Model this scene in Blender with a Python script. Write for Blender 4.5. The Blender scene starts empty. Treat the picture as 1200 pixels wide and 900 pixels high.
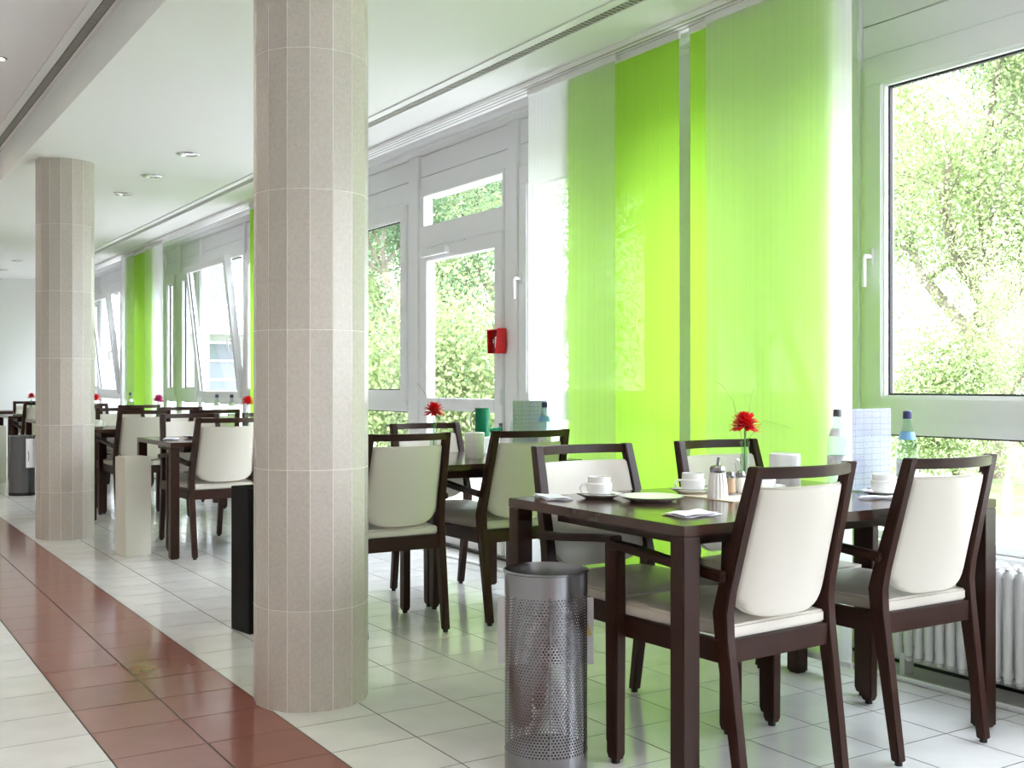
import bpy, bmesh, math, random
import numpy as np
from mathutils import Vector, Matrix

sc = bpy.context.scene
COL = sc.collection
PI = math.pi
R = math.radians

# ------------------------------------------------------------------ camera
cam_d = bpy.data.cameras.new('camera'); cam = bpy.data.objects.new('camera', cam_d); COL.objects.link(cam)
cam.location = (0, 0, 1.157); cam.rotation_euler = (R(90), 0, R(-32.1))
cam_d.sensor_width = 36.0; cam_d.lens = 36.0 * 1304.0 / 1200.0
cam_d.clip_start = 0.05; cam_d.clip_end = 400
sc.camera = cam
# ------------------------------------------------------------------ world, sun, exposure
w = bpy.data.worlds.new('sky'); sc.world = w; w.use_nodes = True
nt = w.node_tree; bg = nt.nodes['Background']
bg.inputs[0].default_value = (0.91, 0.945, 1.07, 1); bg.inputs[1].default_value = 5.2
sun_d = bpy.data.lights.new('sun', 'SUN'); sun = bpy.data.objects.new('sun', sun_d); COL.objects.link(sun)
sun_d.energy = 2.6; sun_d.angle = R(3); sun_d.color = (1.0, 0.95, 0.85)
sun.location = (-10, -8, 20)
sun.rotation_euler = Vector((0.15, 0.70, -0.70)).to_track_quat('-Z', 'Y').to_euler()
vs = sc.view_settings
vs.view_transform = 'Standard'; vs.look = 'None'; vs.gamma = 1.0; vs.use_curve_mapping = False
vs.exposure = 1.40
cy = sc.cycles
cy.max_bounces = 12; cy.diffuse_bounces = 7; cy.glossy_bounces = 4; cy.transmission_bounces = 8; cy.transparent_max_bounces = 24
cy.sample_clamp_indirect = 8.0; cy.caustics_reflective = False; cy.caustics_refractive = False
cy.use_denoising = True

# ------------------------------------------------------------------ materials
M = {}
def mat(name, col, rough=0.5, metal=0.0, spec=0.5, noise=None, coat=0.0, bump=None, rnd=0.0):
    """noise=(scale, amount[, stretch xyz]) varies the colour, rnd varies it from object to object"""
    m = bpy.data.materials.new(name); m.use_nodes = True; n = m.node_tree; b = n.nodes['Principled BSDF']
    b.inputs['Base Color'].default_value = (*col, 1); b.inputs['Roughness'].default_value = rough
    b.inputs['Metallic'].default_value = metal; b.inputs['Specular IOR Level'].default_value = spec
    b.inputs['Coat Weight'].default_value = coat; b.inputs['Coat Roughness'].default_value = 0.08
    L = n.links
    tc = n.nodes.new('ShaderNodeTexCoord')
    last = None
    if noise:
        mp = n.nodes.new('ShaderNodeMapping'); L.new(tc.outputs['Object'], mp.inputs[0])
        if len(noise) > 2: mp.inputs['Scale'].default_value = noise[2]
        tx = n.nodes.new('ShaderNodeTexNoise'); tx.inputs['Scale'].default_value = noise[0]; tx.inputs['Detail'].default_value = 5
        L.new(mp.outputs[0], tx.inputs['Vector'])
        rp = n.nodes.new('ShaderNodeValToRGB'); a = noise[1]
        rp.color_ramp.elements[0].position = 0.3; rp.color_ramp.elements[1].position = 0.7
        rp.color_ramp.elements[0].color = (*[c * (1 - a) for c in col], 1); rp.color_ramp.elements[1].color = (*[min(1, c * (1 + a)) for c in col], 1)
        L.new(tx.outputs['Fac'], rp.inputs[0]); last = rp.outputs[0]
    if rnd:
        oi = n.nodes.new('ShaderNodeObjectInfo'); mr = n.nodes.new('ShaderNodeMapRange')
        mr.inputs['To Min'].default_value = 1 - rnd; mr.inputs['To Max'].default_value = 1 + rnd
        L.new(oi.outputs['Random'], mr.inputs['Value'])
        mx = n.nodes.new('ShaderNodeMix'); mx.data_type = 'RGBA'; mx.blend_type = 'MULTIPLY'; mx.inputs[0].default_value = 1
        if last: L.new(last, mx.inputs[6])
        else: mx.inputs[6].default_value = (*col, 1)
        L.new(mr.outputs[0], mx.inputs[7]); last = mx.outputs[2]
    if last: L.new(last, b.inputs['Base Color'])
    if bump:
        tb = n.nodes.new('ShaderNodeTexNoise'); tb.inputs['Scale'].default_value = bump[0]; L.new(tc.outputs['Object'], tb.inputs['Vector'])
        bp = n.nodes.new('ShaderNodeBump'); bp.inputs['Strength'].default_value = bump[1]; bp.inputs['Distance'].default_value = 0.002
        L.new(tb.outputs['Fac'], bp.inputs['Height']); L.new(bp.outputs[0], b.inputs['Normal'])
    M[name] = m; return m

mat('wall', (0.80, 0.81, 0.80), 0.6)
mat('ceiling', (0.84, 0.85, 0.85), 0.7)
mat('corridor_ceiling', (0.78, 0.74, 0.76), 0.7)
mat('frame', (0.88, 0.88, 0.90), 0.28)
mat('white_metal', (0.82, 0.82, 0.83), 0.35)
mat('radiator', (0.80, 0.79, 0.80), 0.32)
mat('gasket', (0.02, 0.02, 0.022), 0.6)
mat('slot_shade', (0.10, 0.095, 0.085), 0.7)  # dark tone standing in for the shade inside the air slots
mat('slat', (0.45, 0.44, 0.42), 0.45, metal=0.3)
mat('tile_white', (0.64, 0.645, 0.63), 0.13, noise=(6, 0.05), rnd=0.035, spec=0.6)
mat('tile_red', (0.24, 0.098, 0.078), 0.13, noise=(9, 0.04), rnd=0.06, spec=0.6)
mat('grout', (0.035, 0.03, 0.028), 0.9)
mat('stone', (0.545, 0.495, 0.45), 0.24, noise=(90, 0.07), rnd=0.05)
mat('stone_joint', (0.82, 0.80, 0.76), 0.7)
mat('wood', (0.032, 0.012, 0.008), 0.34, noise=(5, 0.35, (1, 1, 0.12)), spec=0.25)
mat('wood_top', (0.050, 0.022, 0.016), 0.16, noise=(6, 0.3, (0.15, 1, 1)), spec=0.5)
mat('leather', (0.56, 0.52, 0.455), 0.38, bump=(350, 0.12))
mat('rubber', (0.012, 0.012, 0.012), 0.6)
mat('steel', (0.30, 0.29, 0.31), 0.26, metal=1.0)
mat('steel_dark', (0.17, 0.17, 0.18), 0.35, metal=1.0)
mat('chrome', (0.75, 0.75, 0.76), 0.12, metal=1.0)
mat('porcelain', (0.86, 0.86, 0.86), 0.12, coat=0.4)
mat('paper', (0.86, 0.86, 0.90), 0.8)
mat('napkin', (0.82, 0.83, 0.90), 0.85)
mat('beige_mat', (0.72, 0.64, 0.50), 0.8)
mat('cream_lacquer', (0.68, 0.66, 0.58), 0.22)
mat('black_lacquer', (0.004, 0.004, 0.004), 0.5, spec=0.15)
mat('red_petal', (0.74, 0.010, 0.016), 0.55)
mat('pink_petal', (0.75, 0.06, 0.35), 0.55)
mat('stem', (0.12, 0.25, 0.06), 0.6)
mat('green_plastic', (0.0, 0.23, 0.10), 0.35)
mat('red_plastic', (0.70, 0.015, 0.02), 0.3)
mat('dark_red', (0.28, 0.012, 0.015), 0.4)
mat('sugar', (0.88, 0.88, 0.87), 0.7)
mat('pepper', (0.55, 0.38, 0.26), 0.8)
mat('blue_cap', (0.05, 0.05, 0.16), 0.35)
mat('blue_label', (0.22, 0.48, 0.78), 0.5)
mat('white_label', (0.80, 0.82, 0.86), 0.5, noise=(60, 0.25))
mat('grass', (0.17, 0.22, 0.08), 0.9, noise=(1.5, 0.35))
mat('gravel', (0.45, 0.44, 0.42), 0.9, noise=(12, 0.15))
mat('bark', (0.17, 0.14, 0.11), 0.9, noise=(6, 0.3, (1, 1, 0.2)))
mat('render_white', (0.42, 0.42, 0.44), 0.8)
mat('far_glass', (0.14, 0.15, 0.20), 0.2)
mat('yellow', (0.75, 0.62, 0.22), 0.7)
mat('black_ink', (0.05, 0.05, 0.06), 0.8)
mat('red_ink', (0.5, 0.02, 0.02), 0.6)

def mat_thin_glass(name, tint=(0.97, 0.99, 0.98), refl=0.05):
    m = bpy.data.materials.new(name); m.use_nodes = True; n = m.node_tree; n.nodes.clear(); L = n.links
    o = n.nodes.new('ShaderNodeOutputMaterial'); t = n.nodes.new('ShaderNodeBsdfTransparent'); t.inputs[0].default_value = (*tint, 1)
    g = n.nodes.new('ShaderNodeBsdfGlossy'); g.inputs['Roughness'].default_value = 0.02
    lw = n.nodes.new('ShaderNodeLayerWeight'); pw = n.nodes.new('ShaderNodeMath'); pw.operation = 'POWER'; pw.inputs[1].default_value = 5.0
    lw.inputs[0].default_value = 0.5; L.new(lw.outputs['Facing'], pw.inputs[0])
    fr = n.nodes.new('ShaderNodeMath'); fr.operation = 'MULTIPLY_ADD'; fr.inputs[1].default_value = 0.7; fr.inputs[2].default_value = refl * 0.6; L.new(pw.outputs[0], fr.inputs[0])   # Schlick reflectance of a thin pane, the same from both sides
    x = n.nodes.new('ShaderNodeMixShader'); L.new(fr.outputs[0], x.inputs[0]); L.new(t.outputs[0], x.inputs[1]); L.new(g.outputs[0], x.inputs[2]); L.new(x.outputs[0], o.inputs[0])
    M[name] = m
mat_thin_glass('glass'); mat_thin_glass('bottle_glass', (0.80, 0.88, 0.87)); mat_thin_glass('vase_glass', (0.90, 0.96, 0.92))

def mat_cloth(name, col, transp, transl, diff=0.35):
    """woven panel: part open weave (transparent), part translucent, part diffuse; faint vertical threads"""
    m = bpy.data.materials.new(name); m.use_nodes = True; n = m.node_tree; n.nodes.clear(); L = n.links
    o = n.nodes.new('ShaderNodeOutputMaterial')
    tc = n.nodes.new('ShaderNodeTexCoord'); mp = n.nodes.new('ShaderNodeMapping'); mp.inputs['Scale'].default_value = (1, 60, 0.4)
    tx = n.nodes.new('ShaderNodeTexNoise'); tx.inputs['Scale'].default_value = 1.0; tx.inputs['Detail'].default_value = 4
    L.new(tc.outputs['Object'], mp.inputs[0]); L.new(mp.outputs[0], tx.inputs['Vector'])
    rp = n.nodes.new('ShaderNodeValToRGB'); rp.color_ramp.elements[0].position = 0.3; rp.color_ramp.elements[1].position = 0.7
    rp.color_ramp.elements[0].color = (*[c * 0.92 for c in col], 1); rp.color_ramp.elements[1].color = (*col, 1)
    L.new(tx.outputs['Fac'], rp.inputs[0])
    d = n.nodes.new('ShaderNodeBsdfDiffuse'); t = n.nodes.new('ShaderNodeBsdfTranslucent'); p = n.nodes.new('ShaderNodeBsdfTransparent')
    L.new(rp.outputs[0], d.inputs[0]); L.new(rp.outputs[0], t.inputs[0])
    p.inputs[0].default_value = (*[0.5 + 0.5 * c for c in col], 1)
    a = n.nodes.new('ShaderNodeMixShader'); a.inputs[0].default_value = transl / (transl + diff)
    L.new(d.outputs[0], a.inputs[1]); L.new(t.outputs[0], a.inputs[2])
    b = n.nodes.new('ShaderNodeMixShader'); b.inputs[0].default_value = transp
    L.new(a.outputs[0], b.inputs[1]); L.new(p.outputs[0], b.inputs[2]); L.new(b.outputs[0], o.inputs[0])
    M[name] = m
mat_cloth('cloth_green', (0.28, 0.51, 0.048), 0.03, 0.72, 0.23)
mat_cloth('cloth_sheer', (0.95, 0.96, 0.97), 0.40, 0.62, 0.38)
mat_cloth('leaf', (0.29, 0.36, 0.17), 0.0, 0.4, 0.6)
mat_cloth('leaf_dark', (0.12, 0.20, 0.11), 0.0, 0.4, 0.6)
mat_cloth('leaf_light', (0.36, 0.42, 0.24), 0.0, 0.4, 0.6)

def mat_menu():
    m = bpy.data.materials.new('menu_print'); m.use_nodes = True; n = m.node_tree; b = n.nodes['Principled BSDF']; L = n.links
    b.inputs['Roughness'].default_value = 0.6
    tc = n.nodes.new('ShaderNodeTexCoord'); mp = n.nodes.new('ShaderNodeMapping')
    mp.inputs['Rotation'].default_value = (R(90), 0, 0); L.new(tc.outputs['Object'], mp.inputs[0])
    br = n.nodes.new('ShaderNodeTexBrick'); br.offset = 0.0; br.inputs['Scale'].default_value = 1.0
    br.inputs['Brick Width'].default_value = 0.047; br.inputs['Row Height'].default_value = 0.022; br.inputs['Mortar Size'].default_value = 0.0007
    br.inputs['Color1'].default_value = br.inputs['Color2'].default_value = (0.54, 0.52, 0.66, 1); br.inputs['Mortar'].default_value = (0.24, 0.22, 0.38, 1)
    L.new(mp.outputs[0], br.inputs['Vector'])
    m2 = n.nodes.new('ShaderNodeMapping'); m2.inputs['Scale'].default_value = (160, 160, 330); L.new(tc.outputs['Object'], m2.inputs[0])
    tx = n.nodes.new('ShaderNodeTexNoise'); tx.inputs['Scale'].default_value = 1; L.new(m2.outputs[0], tx.inputs['Vector'])
    rp = n.nodes.new('ShaderNodeValToRGB'); rp.color_ramp.elements[0].position = 0.56; rp.color_ramp.elements[1].position = 0.64
    rp.color_ramp.elements[0].color = (1, 1, 1, 1); rp.color_ramp.elements[1].color = (0.62, 0.6, 0.74, 1)
    L.new(tx.outputs['Fac'], rp.inputs[0])
    mx = n.nodes.new('ShaderNodeMix'); mx.data_type = 'RGBA'; mx.blend_type = 'MULTIPLY'; mx.inputs[0].default_value = 1
    L.new(br.outputs[0], mx.inputs[6]); L.new(rp.outputs[0], mx.inputs[7]); L.new(mx.outputs[2], b.inputs['Base Color'])
    M['menu_print'] = m
mat_menu()
def mat_emit(name, col, s):
    m = bpy.data.materials.new(name); m.use_nodes = True; b = m.node_tree.nodes['Principled BSDF']
    b.inputs['Base Color'].default_value = (*col, 1); b.inputs['Emission Color'].default_value = (*col, 1); b.inputs['Emission Strength'].default_value = s; M[name] = m
mat_emit('lamp_glow', (1.0, 0.74, 0.46), 20.0)

# ------------------------------------------------------------------ mesh helpers
class MB:
    def __init__(s): s.bm = bmesh.new()
    def _ring(s, pts): return [s.bm.verts.new(p) for p in pts]
    def hexa(s, p):      # 8 points: bottom loop 0-3 (ccw seen from above), top loop 4-7
        v = s._ring(p)
        for f in ((3, 2, 1, 0), (4, 5, 6, 7), (0, 1, 5, 4), (1, 2, 6, 5), (2, 3, 7, 6), (3, 0, 4, 7)): s.bm.faces.new([v[i] for i in f])
        return s
    def box(s, x0, x1, y0, y1, z0, z1):
        return s.hexa([(x0, y0, z0), (x1, y0, z0), (x1, y1, z0), (x0, y1, z0), (x0, y0, z1), (x1, y0, z1), (x1, y1, z1), (x0, y1, z1)])
    def loft(s, rings, cap=True, closed=False):
        vr = [s._ring(r) for r in rings]; n = len(vr[0]); m = len(vr)
        for i in range(m if closed else m - 1):
            a, b = vr[i], vr[(i + 1) % m]
            for k in range(n): s.bm.faces.new((a[k], a[(k + 1) % n], b[(k + 1) % n], b[k]))
        if cap and not closed:
            s.bm.faces.new(list(reversed(vr[0]))); s.bm.faces.new(vr[-1])
        return s
    def tube(s, path, r, n=8, closed=False):
        path = [Vector(p) for p in path]; rings = []; m = len(path); up = Vector((0, 0, 1)); prev = None
        for i, p in enumerate(path):
            if closed: t = path[(i + 1) % m] - path[i - 1]
            else: t = path[min(i + 1, m - 1)] - path[max(i - 1, 0)]
            t.normalize()
            if prev is None: a = t.cross(up if abs(t.z) < 0.9 else Vector((1, 0, 0)))
            else: a = prev - t * prev.dot(t)
            a.normalize(); prev = a; b = t.cross(a)
            rr = r[i] if isinstance(r, (list, tuple)) else r
            rings.append([p + a * rr * math.cos(2 * PI * k / n) + b * rr * math.sin(2 * PI * k / n) for k in range(n)])
        return s.loft(rings, closed=closed)
    def lathe(s, prof, n=24, c=(0, 0, 0)):
        cx, cy_, cz = c; prev = None
        for (r, z) in prof:
            if r < 1e-6: cur = [s.bm.verts.new((cx, cy_, cz + z))]
            else: cur = [s.bm.verts.new((cx + r * math.cos(2 * PI * k / n), cy_ + r * math.sin(2 * PI * k / n), cz + z)) for k in range(n)]
            if prev is not None:
                if len(prev) == 1 and len(cur) == 1: pass
                elif len(prev) == 1:
                    for k in range(n): s.bm.faces.new((prev[0], cur[(k + 1) % n], cur[k]))
                elif len(cur) == 1:
                    for k in range(n): s.bm.faces.new((prev[k], prev[(k + 1) % n], cur[0]))
                else:
                    for k in range(n): s.bm.faces.new((prev[k], prev[(k + 1) % n], cur[(k + 1) % n], cur[k]))
            prev = cur
        return s
    def slab(s, fr, bk):   # two grids of points (rows of equal length) joined into a closed thick sheet
        A = [s._ring(r) for r in fr]; B = [s._ring(r) for r in bk]; m, n = len(A), len(A[0]); F = s.bm.faces.new
        for i in range(m - 1):
            for k in range(n - 1):
                F((A[i][k], A[i][k + 1], A[i + 1][k + 1], A[i + 1][k])); F((B[i][k], B[i + 1][k], B[i + 1][k + 1], B[i][k + 1]))
        for i in range(m - 1):
            F((A[i][0], A[i + 1][0], B[i + 1][0], B[i][0])); F((A[i][-1], B[i][-1], B[i + 1][-1], A[i + 1][-1]))
        for k in range(n - 1):
            F((A[0][k], B[0][k], B[0][k + 1], A[0][k + 1])); F((A[-1][k], A[-1][k + 1], B[-1][k + 1], B[-1][k]))
        return s
    def mesh(s, name, m, bevel=0, seg=2, smooth=None):
        bm = s.bm
        bmesh.ops.recalc_face_normals(bm, faces=bm.faces)
        if bevel:
            es = [e for e in bm.edges if len(e.link_faces) == 2 and e.calc_face_angle() > R(35)]
            bmesh.ops.bevel(bm, geom=es, offset=bevel, segments=seg, affect='EDGES', clamp_overlap=True)
        me = bpy.data.meshes.new(name); bm.to_mesh(me); bm.free()
        me.materials.append(M[m])
        if smooth or bevel:
            me.polygons.foreach_set('use_smooth', [True] * len(me.polygons)); me.set_sharp_from_angle(angle=R(smooth or 40))
        return me
    def build(s, name, m, parent=None, bevel=0, seg=2, smooth=None):
        return link(name, s.mesh(name, m, bevel, seg, smooth), parent)

def link(name, me, parent=None, loc=None):
    o = bpy.data.objects.new(name, me); COL.objects.link(o)
    if parent: o.parent = parent
    if loc: o.location = loc
    return o
def tag(o, label=None, cat=None, group=None, kind=None):
    if label: o['label'] = label
    if cat: o['category'] = cat
    if group: o['group'] = group
    if kind: o['kind'] = kind
    return o
def thing(name, label, cat, loc=(0, 0, 0), rz=0.0, group=None):
    o = bpy.data.objects.new(name, None); COL.objects.link(o); o.empty_display_size = 0.1
    o.location = loc; o.rotation_euler = (0, 0, rz); return tag(o, label, cat, group)
def struct(name, me_or_none=None, label=None):
    o = bpy.data.objects.new(name, me_or_none); COL.objects.link(o); o['kind'] = 'structure'
    if label: o['label'] = label
    return o
def dup(root, label, loc, rz=0.0, group=None):
    r = root.copy(); COL.objects.link(r); r.location = loc; r.rotation_euler = (0, 0, rz); r['label'] = label
    if group: r['group'] = group
    for ch in list(root.children):
        c_ = ch.copy(); COL.objects.link(c_); c_.parent = r
        for g in list(ch.children):
            d = g.copy(); COL.objects.link(d); d.parent = c_
    return r
def B(*a): return MB().box(*a)
SN, CS, FOC = math.sin(R(32.1)), math.cos(R(32.1)), 1304.0
def proj(x, y, z):
    d = x * SN + y * CS; xc = x * CS - y * SN
    return 600 + FOC * xc / d, 450 - FOC * (z - 1.157) / d, d

# ================================================================== SETTING
CEIL, CC = 2.83, 3.06
YB, YE = -5.0, 19.2
XL, XW = -4.5, 3.85
# floor: grout bed with separate tiles
TX, TY, TS = 0.774, 3.257, 0.300
floor = struct('floor', B(XL, 4.0, YB, YE, -0.15, -0.0012).mesh('floor', 'grout'), 'pale glazed floor tiles with a red tile stripe')
cells = []
for i in range(-18, 10):
    for j in range(-28, 54):
        x0 = TX + i * TS; y0 = TY + j * TS
        x1 = min(x0 + TS, 3.585); x0c = max(x0, XL); y1 = min(y0 + TS, YE); y0c = max(y0, YB)
        if x1 - x0c < 0.03 or y1 - y0c < 0.03: continue
        full = (x1 - x0c) > 0.299 and (y1 - y0c) > 0.299
        cx_, cy_ = (x0c + x1) / 2, (y0c + y1) / 2
        d = cx_ * SN + cy_ * CS
        vis = False
        if d > 0.5:
            px, py, d = proj(cx_, cy_, 0); vis = -30 < px < 1230 and py < 925
            if cx_ < 1.4 and px < -20: vis = False
        cells.append((0 if vis else 1, d, x0c, x1, y0c, y1, i in (0, 1), full))
cells.sort(key=lambda c_: (c_[0], c_[1]))
tile_me = {}
for m_ in ('tile_white', 'tile_red'):
    g = 0.0026
    tile_me[m_] = B(-TS / 2 + g, TS / 2 - g, -TS / 2 + g, TS / 2 - g, -0.006, 0.0).mesh('floor_tile', m_)
n_t = 0; rest = {'tile_white': MB(), 'tile_red': MB()}
for (v, d, x0, x1, y0, y1, red, full) in cells:
    m_ = 'tile_red' if red else 'tile_white'
    if v == 0 and full and n_t < 300:
        link('floor_tile', tile_me[m_], floor, ((x0 + x1) / 2, (y0 + y1) / 2, 0)); n_t += 1
    else:
        rest[m_].box(x0 + 0.0026, x1 - 0.0026, y0 + 0.0026, y1 - 0.0026, -0.006, 0.0)
for m_, mb in rest.items(): tag(mb.build('distant_floor_tiles', m_, floor), kind='stuff')
# ceiling over the tables, corridor ceiling, curtain recess
struct('ceiling', B(1.30, 3.47, YB, YE, CEIL, 3.14).mesh('ceiling', 'ceiling'), 'smooth white ceiling over the tables')
struct('ceiling_corridor', B(XL - 0.1, 1.31, YB, YE, CC, 3.2).mesh('ceiling_corridor', 'corridor_ceiling'), 'raised mauve grey ceiling over the corridor')
struct('ceiling_recess', B(3.40, 4.05, YB, YE, 3.14, 3.24).mesh('ceiling_recess', 'ceiling'), 'white top of the curtain recess')
struct('wall_left', B(XL - 0.1, XL, YB, YE, 0, 3.2).mesh('wall_left', 'wall'), 'plain white corridor wall')
struct('wall_back', B(XL, 4.05, YB - 0.1, YB, 0, 3.2).mesh('wall_back', 'wall'), 'plain white wall behind the viewer')
struct('wall_end', B(XL, 4.05, YE, YE + 0.1, 0, 3.2).mesh('wall_end', 'wall'), 'plain pale wall closing the far end of the room')

# ---- facade
FX0, FX1 = XW, XW + 0.09      # frame depth
Z0, Z1, ZT0, ZT1 = 0.50, 2.56, 0.945, 1.06   # sill, head, transom
wallr = struct('wall_right', None, 'white glazed window wall with boarded header and parapet')
# parapet, posts
units = [  # outer y0, y1, kind
    (-4.9, -2.9, 'w'), (-2.8, -0.7, 'w'), (-0.6, 1.28, 'w'), (1.38, 3.29, 'h'), (3.39, 4.38, 'w'), (4.62, 6.06, 'h2'),
    (6.18, 7.45, 'door'), (7.60, 8.95, 'w'), (9.05, 10.15, 'w'), (10.25, 11.42, 'w'), (11.48, 13.02, 'tilt'), (13.08, 13.86, 'w'), (14.02, 14.55, 'w'), (14.65, 15.75, 'w'), (15.85, 16.95, 'w'), (17.05, 18.40, 'tilt'), (18.45, 19.15, 'w')]
edges = [YB] + [v for u in units for v in u[:2]] + [YE]
for k in range(0, len(edges), 2):
    a, b = edges[k], edges[k + 1]
    if b - a > 0.005: B(XW - 0.012, 3.95, a, b, 0.0, 3.14).build('post', 'frame', wallr, bevel=0.004)
for (a, b, kd) in units:
    if kd != 'door': B(XW - 0.03, 4.0, a, b, 0.0, Z0 - 0.03).build('parapet', 'wall', wallr)
    # header of boards with recessed joints
    B(XW + 0.03, 4.0, a, b, Z1, 3.14).build('header_core', 'wall', wallr)
    for (za, zb) in ((Z1 + 0.003, 2.70), (2.704, 2.86), (2.864, 3.13)):
        B(XW + 0.012, XW + 0.035, a + 0.002, b - 0.002, za, zb).build('header_board', 'frame', wallr, bevel=0.002, seg=1)
# window units
def ring(y0, y1, z0, z1, wd, x0, x1, name, m, parent, bevel=0.005, wb=None):
    wb = wb or wd
    for (a, b, c_, d_) in ((y0, y1, z1 - wd, z1), (y0, y1, z0, z0 + wb), (y0, y0 + wd, z0 + wb, z1 - wd), (y1 - wd, y1, z0 + wb, z1 - wd)):
        B(x0, x1, a, b, c_, d_).build(name, m, parent, bevel=bevel)
def handle(parent, y, z, x, ln=0.13):
    h = B(x - 0.012, x + 0.002, y - 0.015, y + 0.015, z - 0.035, z + 0.035).build('handle_plate', 'white_metal', parent, bevel=0.004)
    MB().tube([(x - 0.01, y, z), (x - 0.045, y, z), (x - 0.052, y, z - 0.012), (x - 0.052, y, z - ln)], 0.011, 8).build('handle_grip', 'white_metal', h, smooth=50)
def gl(parent, y0, y1, z0, z1, x):
    B(x, x + 0.006, y0, y1, z0, z1).build('pane', 'glass', parent)
def window(n, y0, y1, kind):
    root = struct('window_%d' % n, None, 'white framed window with a tall upper pane and a low lower pane')
    ring(y0, y1, Z0, Z1, 0.035, FX0, FX1, 'frame', 'frame', root)
    B(FX0 - 0.006, FX1, y0 + 0.035, y1 - 0.035, ZT0, ZT1 - 0.055).build('transom', 'frame', root, bevel=0.004)
    # lower light
    a, b = y0 + 0.035, y1 - 0.035
    gl(root, a, b, Z0 + 0.035, ZT0, FX0 + 0.04)
    B(FX0 + 0.034, FX0 + 0.04, a, b, ZT0 - 0.008, ZT0).build('gasket', 'gasket', root)
    # sill
    B(XW - 0.05, FX0 + 0.02, y0, y1, Z0 - 0.03, Z0).build('sill', 'frame', root, bevel=0.004)
    za, zb = ZT1 - 0.055, Z1 - 0.035
    if kind == 'tilt':
        s = bpy.data.objects.new('sash', None); COL.objects.link(s); s.parent = root
        s.location = (FX0, 0, za); s.rotation_euler = (0, R(-6.5), 0)
        hh = zb - za
        ring(a, b, 0.0, hh, 0.075, -0.03, 0.04, 'sash_bar', 'frame', s)
        gl(s, a + 0.075, b - 0.075, 0.075, hh - 0.075, 0.0)
        for yy in (a + 0.075, b - 0.081):
            B(-0.012, 0.0, yy, yy + 0.006, 0.075, hh - 0.075).build('gasket', 'gasket', s)
        handle(s, a + 0.04, hh * 0.42, -0.03)
        MB().box(FX0 - 0.02, FX0 + 0.01, a + 0.05, a + 0.30, zb - 0.03, zb - 0.012).build('stay_arm', 'steel_dark', root)
    else:
        wd = 0.095
        ring(a, b, za, zb, wd, FX0 - 0.022, FX0 + 0.06, 'sash_bar', 'frame', root)
        # glazing bead and gasket
        ring(a + wd - 0.004, b - wd + 0.004, za + wd - 0.004, zb - wd + 0.004, 0.014, FX0 - 0.012, FX0 + 0.02, 'glazing_bead', 'frame', root, bevel=0.003)
        ring(a + wd + 0.008, b - wd - 0.008, za + wd + 0.008, zb - wd - 0.008, 0.010, FX0 + 0.012, FX0 + 0.03, 'gasket', 'gasket', root, bevel=0)
        gl(root, a + wd, b - wd, za + wd, zb - wd, FX0 + 0.022)
        if kind == 'h': handle(root, b - 0.045, 1.70, FX0 - 0.022)
        if kind == 'h2': handle(root, b - 0.030, 1.83, FX0 - 0.022)
    return root
wn = 0
for (a, b, kd) in units:
    if kd == 'door': continue
    wn += 1; window(wn, a, b, kd)
# door with transom light
door = struct('door_1', None, 'white glazed door with transom light, closer and low second pane')
da, db = 6.18, 7.45
ring(da, db, 0.0, Z1 + 0.06, 0.05, FX0, FX1, 'frame', 'frame', door, wb=0.02)
B(FX0 - 0.006, FX1, da + 0.05, db - 0.05, 2.17, 2.33).build('transom_bar', 'frame', door, bevel=0.005)
ring(da + 0.05, db - 0.05, 2.30, Z1 + 0.02, 0.03, FX0 - 0.004, FX0 + 0.05, 'transom_sash', 'frame', door, bevel=0.004)
gl(door, da + 0.07, db - 0.07, 2.33, 2.54, FX0 + 0.03)
leaf = bpy.data.objects.new('door_leaf', None); COL.objects.link(leaf); leaf.parent = door
la, lb = da + 0.055, db - 0.055
ring(la, lb, 0.02, 2.165, 0.10, FX0 - 0.018, FX0 + 0.055, 'leaf_bar', 'frame', leaf, bevel=0.006, wb=0.22)
B(FX0 - 0.018, FX0 + 0.055, la + 0.1, lb - 0.1, 0.965, 1.055).build('leaf_bar', 'frame', leaf, bevel=0.006)
gl(leaf, la + 0.09, lb - 0.09, 1.05, 2.07, FX0 + 0.02); gl(leaf, la + 0.09, lb - 0.09, 0.22, 0.97, FX0 + 0.02)
cl = B(FX0 - 0.075, FX0 - 0.018, 6.92, 7.33, 2.09, 2.14).build('door_closer', 'white_metal', door, bevel=0.008)
MB().tube([(FX0 - 0.05, 7.22, 2.15), (FX0 - 0.07, 6.95, 2.155), (FX0 - 0.02, 6.72, 2.16)], 0.007, 6).build('closer_arm', 'white_metal', door, smooth=50)
MB().lathe([(0, 0), (0.012, 0), (0.012, 0.10), (0, 0.10)], 10, (FX0 - 0.03, da + 0.05, 0.80)).build('hinge', 'steel_dark', door, smooth=40)
MB().lathe([(0, 0), (0.012, 0), (0.012, 0.10), (0, 0.10)], 10, (FX0 - 0.03, da + 0.05, 1.02)).build('hinge', 'white_metal', door, smooth=40)
# floor strip and base channel along the facade
struct('trim_1', B(3.585, 3.615, YB, YE, -0.001, 0.014).mesh('trim_1', 'frame', bevel=0.003), 'white edging strip along the tiles')
struct('trim_2', B(3.615, XW - 0.03, YB, YE, -0.02, 0.004).mesh('trim_2', 'slat'), 'grey channel floor under the radiators')
struct('baseboard_right', B(XW - 0.045, XW - 0.03, YB, YE, 0.004, 0.014).mesh('baseboard_right', 'gasket'), 'dark joint at the foot of the parapet')
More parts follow.
